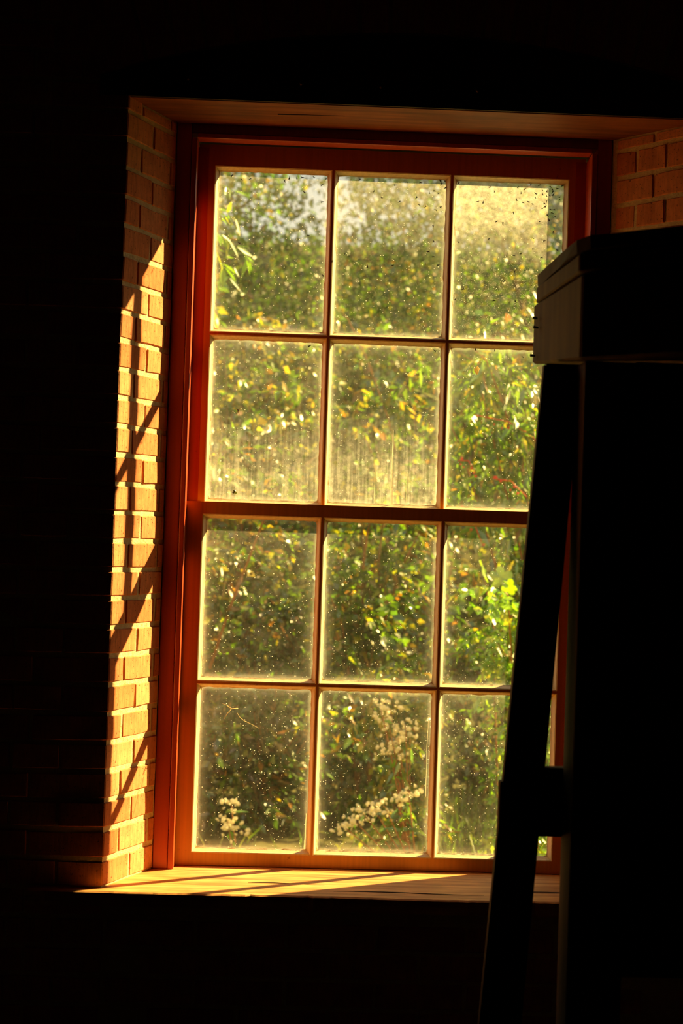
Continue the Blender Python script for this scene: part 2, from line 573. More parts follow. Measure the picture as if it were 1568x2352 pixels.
def side_sets(c, jx, sgn):
    """brick outlines for the two alternating courses; sgn -1 left side, +1 right side of the opening"""
    n = reveal_normal(c, jx) * TH
    Lr = (Vector((jx, JY)) - c).length

    def corner(front, rev):
        a = Vector((c.x + sgn * front, FY)); b = rev_pt(c, jx, rev)
        inner = Vector((c.x + sgn * TH * 0.9, FY + TH))
        return [a, c.copy(), b, b + n, inner, Vector((a.x, FY + TH))]

    def rev(t0, t1):
        a, b = rev_pt(c, jx, t0), rev_pt(c, jx, t1)
        return [a, b, b + n, a + n]

    def fr(t0, t1):
        return [Vector((c.x + sgn * t0, FY)), Vector((c.x + sgn * t1, FY)), Vector((c.x + sgn * t1, FY + TH)), Vector((c.x + sgn * t0, FY + TH))]
    g = GAP * 0.5
    if sgn < 0:
        A = [corner(0.105, 0.52 * Lr - g / 2), rev(0.52 * Lr + g / 2, Lr - 0.002), fr(0.105 + g, 0.215), fr(0.215 + g, 0.42)]
        B = [corner(0.172, 0.28 * Lr - g / 2), rev(0.28 * Lr + g / 2, 0.87 * Lr - g / 2), rev(0.87 * Lr + g / 2, Lr - 0.002), fr(0.172 + g, 0.375), fr(0.375 + g, 0.48)]
    else:
        A = [corner(0.105, 0.40 * Lr - g / 2), rev(0.40 * Lr + g / 2, Lr - 0.075), rev(Lr - 0.075 + g, Lr - 0.014), fr(0.105 + g, 0.22)]
        B = [corner(0.172, 0.12 * Lr), rev(0.12 * Lr + g, 0.52 * Lr), rev(0.52 * Lr + g, Lr - 0.016), fr(0.172 + g, 0.28)]
    return A, B

n_brick = 0
for c, jx, sgn in ((CL, XL, -1), (CR, XR, 1)):
    sets = side_sets(c, jx, sgn)
    lib = [[[brick_prism(p) for _ in range(5)] for p in st] for st in sets]
    k_lo = int((0.25 - Z0) / PITCH); k_hi = int((2.80 - Z0) / PITCH)
    for k in range(k_lo, k_hi + 1):
        z = Z0 + k * PITCH + GAP / 2
        row = lib[k % 2]        # course just below 1.664 (k = 24) is an even one
        row_polys = sets[k % 2]
        for i, vs in enumerate(row):
            i = (i + 0)
            is_rev = all(abs(p.x) < abs(c.x) + 0.03 for p in row_polys[i])
            zl, zu = z, z + PITCH - GAP
            if is_rev:                       # courses cut to fit between sill and soffit
                zl, zu = max(zl, ZS + 0.001), min(zu, ZH - 0.006)
                if zu - zl < 0.012:
                    continue
            if sgn > 0 and 1.9 > z and not is_rev and i > 0:
                continue            # hidden behind the machine: left to the far field below
            o = link('brick', random.choice(vs), None, wall)
            o.location = (random.uniform(-.0006, .0004) * sgn, random.uniform(-.0010, .0002), zl + random.uniform(-.0008, .0008))
            o.scale = (1, 1, (zu - zl) / (PITCH - GAP))
            o.rotation_euler = (0, 0, random.uniform(-.002, .002))
            n_brick += 1

# bricks under the sill, in running bond
under = [brick_prism([(0, FY), (0.2, FY), (0.2, FY + TH), (0, FY + TH)]) for _ in range(5)]
k = int((0.25 - Z0) / PITCH)
while Z0 + (k + 1) * PITCH < ZS - 0.03:
    x = CL.x + 0.012 + (0.1 if k % 2 else 0.0)
    while x + 0.2 < CR.x:
        o = link('brick', random.choice(under), None, wall)
        o.location = (x, random.uniform(-.001, .0006), Z0 + k * PITCH + GAP / 2)
        x += 0.2085
        n_brick += 1
    k += 1

# timber lintel with a cambered top, and the relieving arch of soldier bricks over it
ARC_X, ARC_R = 0.04, 2.3
ARC_Z = 2.67 - ARC_R
def arc_z(x, r=ARC_R):
    return ARC_Z + math.sqrt(max(r * r - (x - ARC_X) ** 2, 0))
xs = np.linspace(-0.70, 0.80, 16)
vs, fs = [], []
for yy in (FY - 0.004, FY + 0.18):
    for x in xs: vs.append((x, yy, ZH + 0.001))
    for x in xs: vs.append((x, yy, arc_z(x) - 0.006))
n = len(xs)
for i in range(n - 1):
    fs.append((i, i + 1, n + i + 1, n + i))
    fs.append((2 * n + i + 1, 2 * n + i, 3 * n + i, 3 * n + i + 1))
    fs.append((n + i, n + i + 1, 3 * n + i + 1, 3 * n + i))
    fs.append((i + 1, i, 2 * n + i, 2 * n + i + 1))
fs += [(0, n, 3 * n, 2 * n), (n - 1, 3 * n - 1, 4 * n - 1, 2 * n - 1)]
lintel = link('lintel_beam', pydata('lintel_beam', vs, fs), M['beam_h'], wall)
lintel['label'] = 'dark cambered timber lintel over the window'
for x in (-0.50, -0.24, -0.055, 0.17):
    o = link('nail', tube_me('nail', [(x, FY - 0.004, 2.545), (x + 0.004, FY - 0.018, 2.535)], [0.0025, 0.0035], 6), M['iron'], lintel)
da = 0.0715 / ARC_R
for i in range(-11, 12):
    a0, a1 = i * da + 0.0022, (i + 1) * da - 0.0022
    p = []
    for r, a in ((ARC_R, a0), (ARC_R, a1), (ARC_R + 0.2, a1), (ARC_R + 0.2, a0)):
        p.append((ARC_X + r * math.sin(a), ARC_Z + r * math.cos(a)))
    v = [(x, FY + random.uniform(-.006, -.003), z) for x, z in p] + [(x, FY + TH, z) for x, z in p]
    me = pydata('brick', v, [(0, 1, 2, 3), (7, 6, 5, 4), (0, 4, 5, 1), (1, 5, 6, 2), (2, 6, 7, 3), (3, 7, 4, 0)])
    o = link('brick', me, M['brick'], wall)
    n_brick += 1

# room shell
def slab(name, *b, mat, label):
    return tag(link(name, box_me(name, *b), mat), kind='structure', label=label)
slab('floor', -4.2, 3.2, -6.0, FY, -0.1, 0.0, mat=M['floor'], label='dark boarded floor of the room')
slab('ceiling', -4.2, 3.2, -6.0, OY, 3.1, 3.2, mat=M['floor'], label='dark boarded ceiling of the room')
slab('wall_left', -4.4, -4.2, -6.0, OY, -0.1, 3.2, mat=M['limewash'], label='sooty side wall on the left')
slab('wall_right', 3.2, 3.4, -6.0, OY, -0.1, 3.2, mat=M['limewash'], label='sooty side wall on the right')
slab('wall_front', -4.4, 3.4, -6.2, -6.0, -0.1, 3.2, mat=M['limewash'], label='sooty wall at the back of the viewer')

# ------------------------------------------------------------------ the window
win = tag(empty('window_1', (0, 0, ZS)), kind='structure', label='twelve-pane wooden sash window in red frame')


def part(name, me, mat, parent, label=None):
    o = link(name, me, mat, parent)
    o.matrix_parent_inverse = parent.matrix_world.inverted() if parent.parent is None else Matrix.Translation(parent_loc(parent)).inverted()
    if label: o['label'] = label
    return o


def parent_loc(o):
    v = Vector((0, 0, 0))
    while o is not None:
        v += o.location + o.matrix_parent_inverse.translation
        o = o.parent
    return v

bpy.context.view_layer.update()
XS = 0.487
ZT = 2.458
for s in (-1, 1):
    a, b = sorted((s * 0.5015, s * 0.5375))
    part('casing_board', box_me('casing_board', a, b, JY, OY, ZS, ZH + 0.02, 0.0025), M['red'], win, 'oxide red jamb board')
    a, b = sorted((s * XS, s * 0.5005))
    part('stop_bead', box_me('stop_bead', a, b, JY - 0.004, -0.024, ZS, ZT, 0.003), M['red'], win)
    a, b = sorted((s * 0.463, s * 0.5005))
    part('parting_strip', box_me('parting_strip', a, b, 0.0195, 0.024, 1.568, ZT, 0.001), M['red'], win)
    a, b = sorted((s * 0.490, s * 0.5005))
    part('pulley_stile', box_me('pulley_stile', a, b, -0.024, OY, ZS, ZT), M['red'], win)
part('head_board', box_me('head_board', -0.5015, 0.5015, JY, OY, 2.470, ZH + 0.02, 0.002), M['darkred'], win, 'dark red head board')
part('head_stop', box_me('head_stop', -0.487, 0.487, JY - 0.004, -0.024, ZT, 2.4695, 0.003), M['red'], win)
part('outer_sill', box_me('outer_sill', -0.537, 0.537, -0.02, OY + 0.05, 0.60, 0.6675, 0.003), M['brown'], win)


def jagged_sill():
    """sill board with a worn, splintered front edge"""
    nx = 150
    x0, x1, yb, zt, zb = -0.80, 0.86, -0.0205, ZS, ZS - 0.034
    vs, fs = [], []
    rnd = random.Random(3)
    for i in range(nx + 1):
        x = x0 + (x1 - x0) * i / nx
        yf = -0.285 + 0.0035 * noise.noise(Vector((x * 30, 0, 1))) + (0.0035 if rnd.random() < 0.07 else 0.0) + rnd.uniform(-.0007, .0007)
        dz = 0.0016 * noise.noise(Vector((x * 3, 4, 1)))
        vs += [(x, yb, zt), (x, -0.15, zt + dz * 0.4), (x, yf + 0.004, zt + dz), (x, yf, zt - 0.003 + dz), (x, yf, zb), (x, yb, zb)]
    for i in range(nx):
        for k in range(6):
            k2 = (k + 1) % 6
            fs.append((i * 6 + k, i * 6 + k2, (i + 1) * 6 + k2, (i + 1) * 6 + k))
    fs += [tuple(range(5, -1, -1)), tuple(nx * 6 + k for k in range(6))]
    me = pydata('window_sill', vs, [tuple(reversed(f)) for f in fs])
    return me
sill = part('window_sill', jagged_sill(), M['sill'], win, 'worn bare wooden sill board, sunlit')
for (x0, x1, y) in ((-0.30, -0.12, -0.175), (0.30, 0.62, -0.20), (-0.10, 0.25, -0.235)):
    pts = [(x0 + (x1 - x0) * t, y + 0.004 * math.sin(t * 5), ZS + 0.0004) for t in np.linspace(0, 1, 7)]
    part('crack', tube_me('crack', pts, [0.0003, 0.0012, 0.0016, 0.0012, 0.0009, 0.0006, 0.0002], 5), M['iron'], sill)
soff = part('soffit_board', box_me('soffit_board', -0.66, 0.76, FY + 0.003, JY + 0.02, ZH - 0.001, ZH + 0.025, 0.002), M['soffit'], win, 'red stained soffit board with a split')
pts = [(-0.29 + 0.16 * t, -0.165 - 0.006 * t, ZH - 0.0012) for t in np.linspace(0, 1, 6)]
part('crack', tube_me('crack', pts, [0.0025, 0.002, 0.0014, 0.001, 0.0006, 0.0003], 5), M['iron'], soff)


def bead_me(x0, x1, z0, z1, g):
    yf = g - 0.018
    prof = [(0.0, yf), (0.0026, yf + 0.0015), (0.0032, yf + 0.0045), (0.0086, g - 0.0035), (0.0088, g - 0.0015)]
    vs, fs, mi = [], [], []
    for ins, y in prof:
        vs += [(x0 + ins, y, z0 + ins), (x1 - ins, y, z0 + ins), (x1 - ins, y, z1 - ins), (x0 + ins, y, z1 - ins)]
    for r in range(len(prof) - 1):
        for k in range(4):
            k2 = (k + 1) % 4
            fs.append((r * 4 + k, r * 4 + k2, (r + 1) * 4 + k2, (r + 1) * 4 + k))
    return pydata('glazing_bead', vs, fs)


def putty_me(x0, x1, z0, z1, g, seed):
    """uneven line of old putty round the glass"""
    rnd = random.Random(seed)
    a = 0.0082
    outer, inner = [], []
    X0, X1, Zl, Zh = x0 + a, x1 - a, z0 + a, z1 - a
    def run(p, q, nseg, nx, nz):
        for i in range(nseg):
            t = i / nseg
            x = p[0] + (q[0] - p[0]) * t; z = p[1] + (q[1] - p[1]) * t
            wd = 0.0022 + 0.0016 * noise.noise(Vector((x * 60, z * 60, seed))) + rnd.uniform(-.0004, .0006)
            if i == 0:
                wd = 0.004
            outer.append((x, z)); inner.append((x + nx * wd + (0.004 * (1 if i == 0 else 0)) * (nz and 0), z + nz * wd))
    run((X0, Zl), (X1, Zl), 24, 0, 1)
    run((X1, Zl), (X1, Zh), 32, -1, 0)
    run((X1, Zh), (X0, Zh), 24, 0, -1)
    run((X0, Zh), (X0, Zl), 32, 1, 0)
    # pull the corner points inwards on both axes
    cs = [0, 24, 56, 80]
    for i, (sx, sz) in zip(cs, ((1, 1), (-1, 1), (-1, -1), (1, -1))):
        inner[i] = (outer[i][0] + sx * 0.0040, outer[i][1] + sz * 0.0040)
    n = len(outer)
    vs = [(x, g - 0.0045, z) for x, z in outer] + [(x, g - 0.0019, z) for x, z in inner]
    fs = [(i, (i + 1) % n, n + (i + 1) % n, n + i) for i in range(n)]
    return pydata('putty', vs, fs)


def pane_me(x0, x1, z0, z1, g):
    i = 0.006
    me = box_me('pane', x0 + i, x1 - i, g - 0.0015, g + 0.0015, z0 + i, z1 - i)
    me.materials.append(M['clear']); me.materials.append(M['dust'])
    for p in me.polygons:
        p.material_index = 1 if p.normal.y > 0.9 else 0
    return me


def sash(name, g, zt, zm, zb, rails, dust, label):
    """zt/zb: opening limits; zm: middle bar; rails: (top rail upper z, bottom rail lower z, stile outer x)"""
    yf, yb = g - 0.018, g + 0.016
    xo = 0.4475
    rt, rb, sx = rails
    bm_boxes = []
    bm = bmesh.new()
    def add(x0, x1, y0, y1, z0, z1):
        r = bmesh.ops.create_cube(bm, size=1.0)
        for v in r['verts']:
            v.co = Vector(((x0 + x1) / 2 + v.co.x * (x1 - x0), (y0 + y1) / 2 + v.co.y * (y1 - y0), (z0 + z1) / 2 + v.co.z * (z1 - z0)))
    add(-sx, -xo, yf, yb, rb, rt)
    add(xo, sx, yf, yb, rb, rt)
    add(-xo, xo, yf + .0004, yb, zt, rt)
    add(-xo, xo, yf + .0004, yb - (0.010 if name == 'upper_sash' else 0), rb, zb)
    me = bpy.data.meshes.new(name)
    bm.to_mesh(me); bm.free()
    s = part(name, me, M['brown'], win, label)
    cols = [(-xo, -0.153), (-0.147, 0.147), (0.153, xo)]
    rows = [(zm + 0.003, zt), (zb, zm - 0.003)]
    for x in (-0.15, 0.15):
        part('glazing_bar', box_me('glazing_bar', x - 0.003, x + 0.003, yf, g + 0.004, zb, zt), M['brown'], s)
    for c0, c1 in cols:
        part('glazing_bar', box_me('glazing_bar', c0, c1, yf + .0002, g + 0.004, zm - 0.003, zm + 0.003), M['brown'], s)
    k = 0
    for z0, z1 in rows:
        for x0, x1 in cols:
            part('glazing_bead', bead_me(x0, x1, z0, z1, g), M['cream'], s)
            part('putty', putty_me(x0, x1, z0, z1, g, k + 10 * (name == 'lower_sash')), M['putty'], s)
            p = part('pane', pane_me(x0, x1, z0, z1, g), None, s)
            p['dust_film'], p['dust_top'], p['dust_low'] = dust[k]
            k += 1
    return s

GU, GL = 0.038, 0.0
upper = sash('upper_sash', GU, 2.413, 1.991, 1.566, (2.466, 1.556, 0.4885),
             [(.034, .05, .01), (.028, .20, .01), (.036, .46, .02), (.024, .07, .21), (.022, .05, .26), (.014, .06, .015)], 'upper sash of six dusty panes')
lower = sash('lower_sash', GL, 1.537, 1.120, 0.700, (1.567, 0.669, 0.4885),
             [(.020, .055, .01), (.011, .025, .01), (.010, .05, .01), (.013, .045, .005), (.014, .03, .005), (.020, .05, .02)], 'lower sash of six dusty panes')

# pale run marks of putty and lime on the glass
def streak(x, z0, z1, g, wd, parent):
    nn = 14
    vs, fs = [], []
    for i in range(nn + 1):
        t = i / nn
        z = z0 + (z1 - z0) * t
        ww = wd * (0.35 + 0.65 * t) * (1 + 0.3 * noise.noise(Vector((z * 90, x * 7, 2))))
        xc = x + 0.002 * noise.noise(Vector((z * 20, x, 5)))
        vs += [(xc - ww, g - 0.0019, z), (xc, g - 0.0024, z), (xc + ww, g - 0.0019, z)]
    for i in range(nn):
        for kk in range(2):
            fs.append((i * 3 + kk, i * 3 + kk + 1, i * 3 + kk + 4, i * 3 + kk + 3))
    part('run_mark', pydata('run_mark', vs, fs), M['lime'], parent)

# ------------------------------------------------------------------ foliage
LEAF_PARTS = []


def leaf_arrays(pos, dirs, nrm, ln, wd, fold=0.18, curl=0.12):
    """5 points per leaf -> 4 triangles; returns verts (n*5,3) and faces"""
    dirs = dirs / np.linalg.norm(dirs, axis=1, keepdims=True)
    side = np.cross(dirs, nrm)
    side /= np.linalg.norm(side, axis=1, keepdims=True) + 1e-9
    nn = np.cross(side, dirs)
    l, wv = ln[:, None], wd[:, None]
    base = pos
    midc = pos + dirs * l * 0.42 - nn * wv * fold
    le = pos + dirs * l * 0.42 + side * wv * 0.5
    ri = pos + dirs * l * 0.42 - side * wv * 0.5
    tip = pos + dirs * l - nn * l * curl
    v = np.stack([base, le, midc, ri, tip], axis=1).reshape(-1, 3)
    n = len(pos)
    o = (np.arange(n) * 5)[:, None]
    f = np.concatenate([o + np.array([[0, 2, 1]]), o + np.array([[0, 3, 2]]), o + np.array([[1, 2, 4]]), o + np.array([[2, 3, 4]])], axis=1).reshape(-1, 3)
    return v, f


def foliage_me(name, v, f, col):
    me = bpy.data.meshes.new(name)
    me.vertices.add(len(v))
    me.vertices.foreach_set('co', v.astype(np.float32).ravel())
    me.loops.add(len(f) * 3)
    me.loops.foreach_set('vertex_index', f.astype(np.int32).ravel())
    me.polygons.add(len(f))
    me.polygons.foreach_set('loop_start', np.arange(0, len(f) * 3, 3, dtype=np.int32))
    me.update(calc_edges=True)
    a = me.color_attributes.new('tint', 'FLOAT_COLOR', 'POINT')
    c4 = np.ones((len(v), 4), np.float32)
    c4[:, :3] = np.repeat(col, len(v) // len(col), axis=0)
    a.data.foreach_set('color', c4.ravel())
    me.update()
    return me


def palette(n, cols, wts):
    cols = np.array(cols); wts = np.array(wts, float); wts /= wts.sum()
    idx = rng.choice(len(cols), n, p=wts)
    c = cols[idx] * rng.uniform(0.75, 1.2, (n, 1))
    return np.clip(c * rng.uniform(0.92, 1.08, (n, 3)), 0, 0.9)

GREEN = [(0.065, 0.135, 0.010), (0.095, 0.200, 0.013), (0.140, 0.270, 0.016), (0.042, 0.088, 0.008)]
YEL = [(0.34, 0.34, 0.020), (0.44, 0.34, 0.020)]
BRN = [(0.22, 0.13, 0.03), (0.38, 0.17, 0.03), (0.11, 0.075, 0.02)]


def unit(v):
    return v / (np.linalg.norm(v, axis=1, keepdims=True) + 1e-9)


def shrub(name, base, h, spread, nstem, ntwig, nleaf, ln, wd, pal, wts, lean, label, group, hang=0.5, parts=0, twig_len=0.32, mat='leaf', z_min=0.0, cat='shrub', stem_r=0.012):
    root = tag(empty(name, base), label, cat, group)
    B = np.array(base, float)
    P, D = [], []
    for s in range(nstem):
        az = rng.uniform(0, 2 * math.pi)
        out = np.array([math.cos(az), math.sin(az), 0]) * spread * rng.uniform(0.35, 1.0)
        hh = h * rng.uniform(0.72, 1.05)
        pts = []
        wob = rng.normal(0, 0.05, 3)
        for t in np.linspace(0, 1, 8):
            q = out * (t ** 1.35) + np.array([lean[0], lean[1], 0]) * t * t + np.array([0, 0, hh * (1 - (1 - t) ** 1.5)]) * (1 - 0.10 * t ** 3)
            q = q + np.array([math.sin(t * 7 + s) * 0.04 * h * 0.4, math.cos(t * 5 + s * 2) * 0.04 * h * 0.4, 0]) + wob * t
            pts.append(q)
        pts = np.array(pts)
        r0 = stem_r * rng.uniform(0.6, 1.2)
        link('stem', tube_me('stem', [tuple(p) for p in pts], [r0 * (1 - 0.8 * k / 7) for k in range(8)], 5), M['twig' if s % 3 else 'bark'], root)
        tt = rng.uniform(0.03, 1.0, ntwig)
        for t in tt:
            k = min(int(t * 7), 6)
            fr = t * 7 - k
            q = pts[k] * (1 - fr) + pts[k + 1] * fr
            td = rng.normal(0, 1, 3); td[2] = abs(td[2]) * 0.6 - hang * 0.35
            td /= np.linalg.norm(td)
            tl = twig_len * rng.uniform(0.4, 1.2)
            a = np.sort(rng.uniform(0.1, 1, nleaf))
            lp = q + td[None] * (a * tl)[:, None] + np.array([0, 0, -1])[None] * (hang * tl * a ** 2 * 0.5)[:, None]
            P.append(lp)
            dd = td[None] * 0.6 + rng.normal(0, 0.55, (nleaf, 3)) + np.array([0.22, 0, -hang])[None]
            D.append(dd)
    P = np.concatenate(P); D = unit(np.concatenate(D))
    keep = P[:, 2] + B[2] > z_min - 0.08
    P, D = P[keep], D[keep]
    n = len(P)
    nr = unit(rng.normal(0, 0.6, (n, 3)) + np.array([0.25, -0.15, 0.75]))
    l = ln * rng.uniform(0.55, 1.3, n); ww = l * wd * rng.uniform(0.8, 1.2, n)
    col = palette(n, pal, wts)
    # the nearest, largest blades are leaves of their own, the rest one mass
    order = np.argsort(P[:, 1] - l * 3)
    own, rest = order[:parts], order[parts:]
    v, f = leaf_arrays(P[rest], D[rest], nr[rest], l[rest], ww[rest])
    fo = link('foliage', foliage_me('foliage', v, f, col[rest]), M[mat], root)
    fo['kind'] = 'stuff'
    for i in own:
        v, f = leaf_arrays(np.zeros((1, 3)), D[i:i + 1], nr[i:i + 1], l[i:i + 1] * 1.25, ww[i:i + 1] * 1.25)
        o = link('leaf', foliage_me('leaf', v, f, col[i:i + 1]), M[mat], root)
        o.location = P[i]
    return root


def tree(base, h, r, crown_c, crown_r, nl, ln, pal, wts, label, group, mat='leaf_far'):
    root = tag(empty('tree', base), label, 'tree', group)
    cc = np.array(crown_c, float) - np.array(base)
    cr = np.array(crown_r, float)
    top = cc + np.array([0, 0, cr[2] * 0.5])
    pts = [(0, 0, -0.1), (cc[0] * 0.2 + 0.05, 0.03, top[2] * 0.3), (cc[0] * 0.6, cc[1] * 0.5, top[2] * 0.65), tuple(top)]
    link('trunk', tube_me('trunk', pts, [r, r * 0.8, r * 0.55, r * 0.2], 8), M['bark'], root)
    for k in range(9):
        a = rng.uniform(0, 6.28); zz = rng.uniform(0.3, 0.9) * top[2]
        q0 = Vector((cc[0] * zz / top[2], cc[1] * zz / top[2] * 0.6, zz))
        q1 = q0 + Vector((math.cos(a) * cr[0] * 0.8, math.sin(a) * cr[1] * 0.8, rng.uniform(0.1, 0.5) * cr[2]))
        link('branch', tube_me('branch', [q0, (q0 + q1) / 2 + Vector((0, 0, 0.08)), q1], [r * 0.3, r * 0.2, r * 0.06], 5), M['bark'], root)
    # leaf tufts spread through the crown
    nt_ = max(int(nl / 26), 1)
    u = unit(rng.normal(0, 1, (nt_, 3))) * (rng.uniform(0.05, 1, (nt_, 1)) ** 0.42)
    ce = cc[None] + u * cr[None]
    P = (ce[:, None, :] + rng.normal(0, 0.13 * cr.mean() ** 0.5, (nt_, 26, 3))).reshape(-1, 3)
    n = len(P)
    D = unit(rng.normal(0, 0.8, (n, 3)) + np.array([0.15, 0, -0.35]))
    nr = unit(rng.normal(0, 0.7, (n, 3)) + np.array([0.2, -0.1, 0.7]))
    l = ln * rng.uniform(0.6, 1.3, n); ww = l * rng.uniform(0.4, 0.65, n)
    keep = P[:, 2] + base[2] > -0.1
    P, D, nr, l, ww = P[keep], D[keep], nr[keep], l[keep], ww[keep]
    v, f = leaf_arrays(P, D, nr, l, ww)
    tuft_col = np.repeat(palette(nt_, pal, wts), 26, axis=0)[keep]
    col = tuft_col * rng.uniform(0.8, 1.2, (len(P), 1))
    fo = link('foliage', foliage_me('foliage', v, f, col), M[mat], root)
    fo['kind'] = 'stuff'
    return root

GZ = -0.10
# ground outside, rising to a bank behind the shrubs
def bank(y):
    return max(0, y - 6.5) * 0.45
gv, gf = [], []
nx, ny = 40, 40
for j in range(ny + 1):
    for i in range(nx + 1):
        x = -12 + 26 * i / nx; y = OY + 21.5 * j / ny
        gv.append((x, y, GZ + 0.03 * noise.noise(Vector((x * 0.8, y * 0.8, 0))) + bank(y)))
for j in range(ny):
    for i in range(nx):
        a = j * (nx + 1) + i
        gf.append((a, a + 1, a + nx + 2, a + nx + 1))
tag(link('ground', pydata('ground', gv, gf), M['soil']), kind='structure', label='overgrown ground outside the window')

tw = 'wild shrubs crowding outside the window'
mixd = GREEN + YEL + BRN
shrub('shrub', (-0.75, 4.1, GZ), 2.3, 0.75, 11, 26, 20, 0.060, 0.55, mixd, [5, 4, 1.5, 6, 1.0, 0.5, 2, 1, 3], (0.1, 0), 'dark tangled shrub behind the lower left panes', tw, parts=90)
shrub('shrub', (0.20, 4.3, GZ), 2.0, 0.70, 12, 26, 20, 0.060, 0.60, mixd, [5, 5, 4, 3, 2, 1, 1.5, 0.6, 1.5], (0.1, 0), 'leafy green shrub behind the lower middle panes', tw, parts=110)
shrub('willowy_shrub', (1.05, 3.5, GZ), 2.75, 0.62, 14, 24, 20, 0.085, 0.26, mixd, [2, 6, 10, 0.5, 2.5, 1, 0.4, 0.2, 0.3], (-0.15, -0.1), 'bright green shrub with narrow drooping leaves behind the right panes', tw, hang=0.85, parts=150)
shrub('shrub', (2.25, 4.4, GZ), 1.4, 0.7, 10, 22, 18, 0.065, 0.5, mixd, [5, 5, 3, 4, 1, 0.6, 1, 0.5, 1], (0, 0), 'shrub at the far right, mostly hidden by the machine', tw)
shrub('shrub', (-1.9, 4.4, GZ), 2.7, 0.8, 10, 22, 18, 0.065, 0.5, mixd, [6, 4, 1, 5, 0.6, 0.4, 1.4, 0.6, 2], (0, 0), 'shrub at the far left, cut off by the window frame', tw)
shrub('shrub', (-0.55, 5.6, GZ), 3.4, 0.85, 12, 26, 20, 0.070, 0.55, mixd, [4, 5, 2, 4, 4, 3.0, 1, 0.6, 1.5], (0, 0), 'tall yellowing shrub behind the upper left pane', tw, parts=40)
shrub('shrub', (0.65, 6.0, GZ), 3.3, 0.9, 12, 26, 20, 0.070, 0.55, mixd, [5, 5, 2, 4, 2, 1.5, 1.5, 1, 1.5], (0, 0), 'tall olive green shrub behind the upper middle pane', tw, parts=40)
shrub('shrub', (1.75, 5.7, GZ), 3.2, 0.85, 12, 24, 20, 0.070, 0.55, mixd, [4, 6, 4, 2, 3, 2, 1, 0.6, 1], (0, 0), 'tall bright shrub behind the upper right pane', tw, parts=40)
shrub('sapling', (-1.30, 3.0, GZ), 3.45, 0.35, 5, 16, 14, 0.090, 0.26, GREEN + YEL, [1, 3, 6, 0, 1, 0], (0.45, 0), 'slender sapling with pale narrow leaves in the top left corner', None, hang=0.9, cat='sapling', z_min=2.5, stem_r=0.007)
shrub('shrub', (0.86, 2.75, GZ), 1.45, 0.30, 13, 24, 20, 0.045, 0.46, [(0.13, 0.28, 0.016), (0.22, 0.42, 0.02), (0.40, 0.46, 0.03), (0.07, 0.15, 0.01)], [5, 8, 5, 1], (0, 0), 'low bright yellow-green shrub behind the third-row right pane', tw, hang=0.6, parts=120, twig_len=0.22, stem_r=0.007)
shrub('shrub', (0.34, 3.15, GZ), 1.10, 0.30, 11, 20, 20, 0.045, 0.50, GREEN + YEL + BRN, [2, 5, 6, 1, 8, 4, 1, 1, 1], (0, 0), 'low yellow shrub behind the seeding weeds in the middle', tw, hang=0.5, parts=60, twig_len=0.22, stem_r=0.007)
tg = 'trees standing behind the shrubs'
def T(x, y, *a): tree((x, y, GZ + bank(y) - 0.05), *a)
T(-2.1, 8.6, 5, 0.10, (-2.10, 8.8, 4.3), (1.90, 1.3, 3.8), 30000, 0.078, mixd, [6, 5, 2, 4, 2.5, 1, 1, 0.6, 1], 'olive tree crown left of the sky gap', tg)
T(2.1, 9.0, 5, 0.10, (1.70, 9.0, 4.4), (1.72, 1.3, 4.0), 32000, 0.078, mixd, [6, 5, 2, 4, 1.5, 0.8, 1, 0.5, 1], 'olive tree crown right of the sky gap', tg)
T(0.05, 10.2, 4, 0.09, (-0.05, 10.2, 2.05), (1.5, 1.1, 2.5), 18000, 0.078, mixd, [6, 5, 2, 5, 1.5, 0.8, 1, 0.5, 1], 'rounded tree below the sky gap', tg)
T(-3.6, 13.5, 6, 0.14, (-2.9, 13.5, 5.2), (2.6, 1.6, 4.6), 20000, 0.13, GREEN, [5, 4, 1, 5], 'tall dark tree at the back left', tg)
T(3.9, 13.5, 6, 0.14, (3.3, 13.5, 5.4), (2.9, 1.6, 4.9), 22000, 0.13, GREEN, [5, 4, 1, 5], 'tall dark tree at the back right', tg)
T(0.3, 15.0, 5, 0.14, (0.2, 15.0, 3.1), (2.4, 1.5, 2.4), 12000, 0.13, GREEN, [5, 4, 1, 5], 'low dark tree at the back centre', tg)
ug = 'low undergrowth between the shrubs'
for bx, by, hh, lab in ((-0.95, 4.9, 1.3, 'low undergrowth at the foot of the left shrub'), (0.0, 5.0, 1.35, 'low undergrowth behind the seeding weeds'), (0.85, 4.7, 1.3, 'low undergrowth behind the willowy shrub'),
                        (1.75, 4.9, 0.9, 'low undergrowth at far right beyond the machine'), (-0.35, 4.0, 0.85, 'short bramble clump in front of the left shrub')):
    shrub('undergrowth', (bx, by, GZ), hh, 0.62, 11, 22, 20, 0.062, 0.5, mixd, [5, 4, 1.2, 6, 0.8, 0.5, 2.2, 1, 3], (0, 0), lab, ug, cat='undergrowth', parts=30)

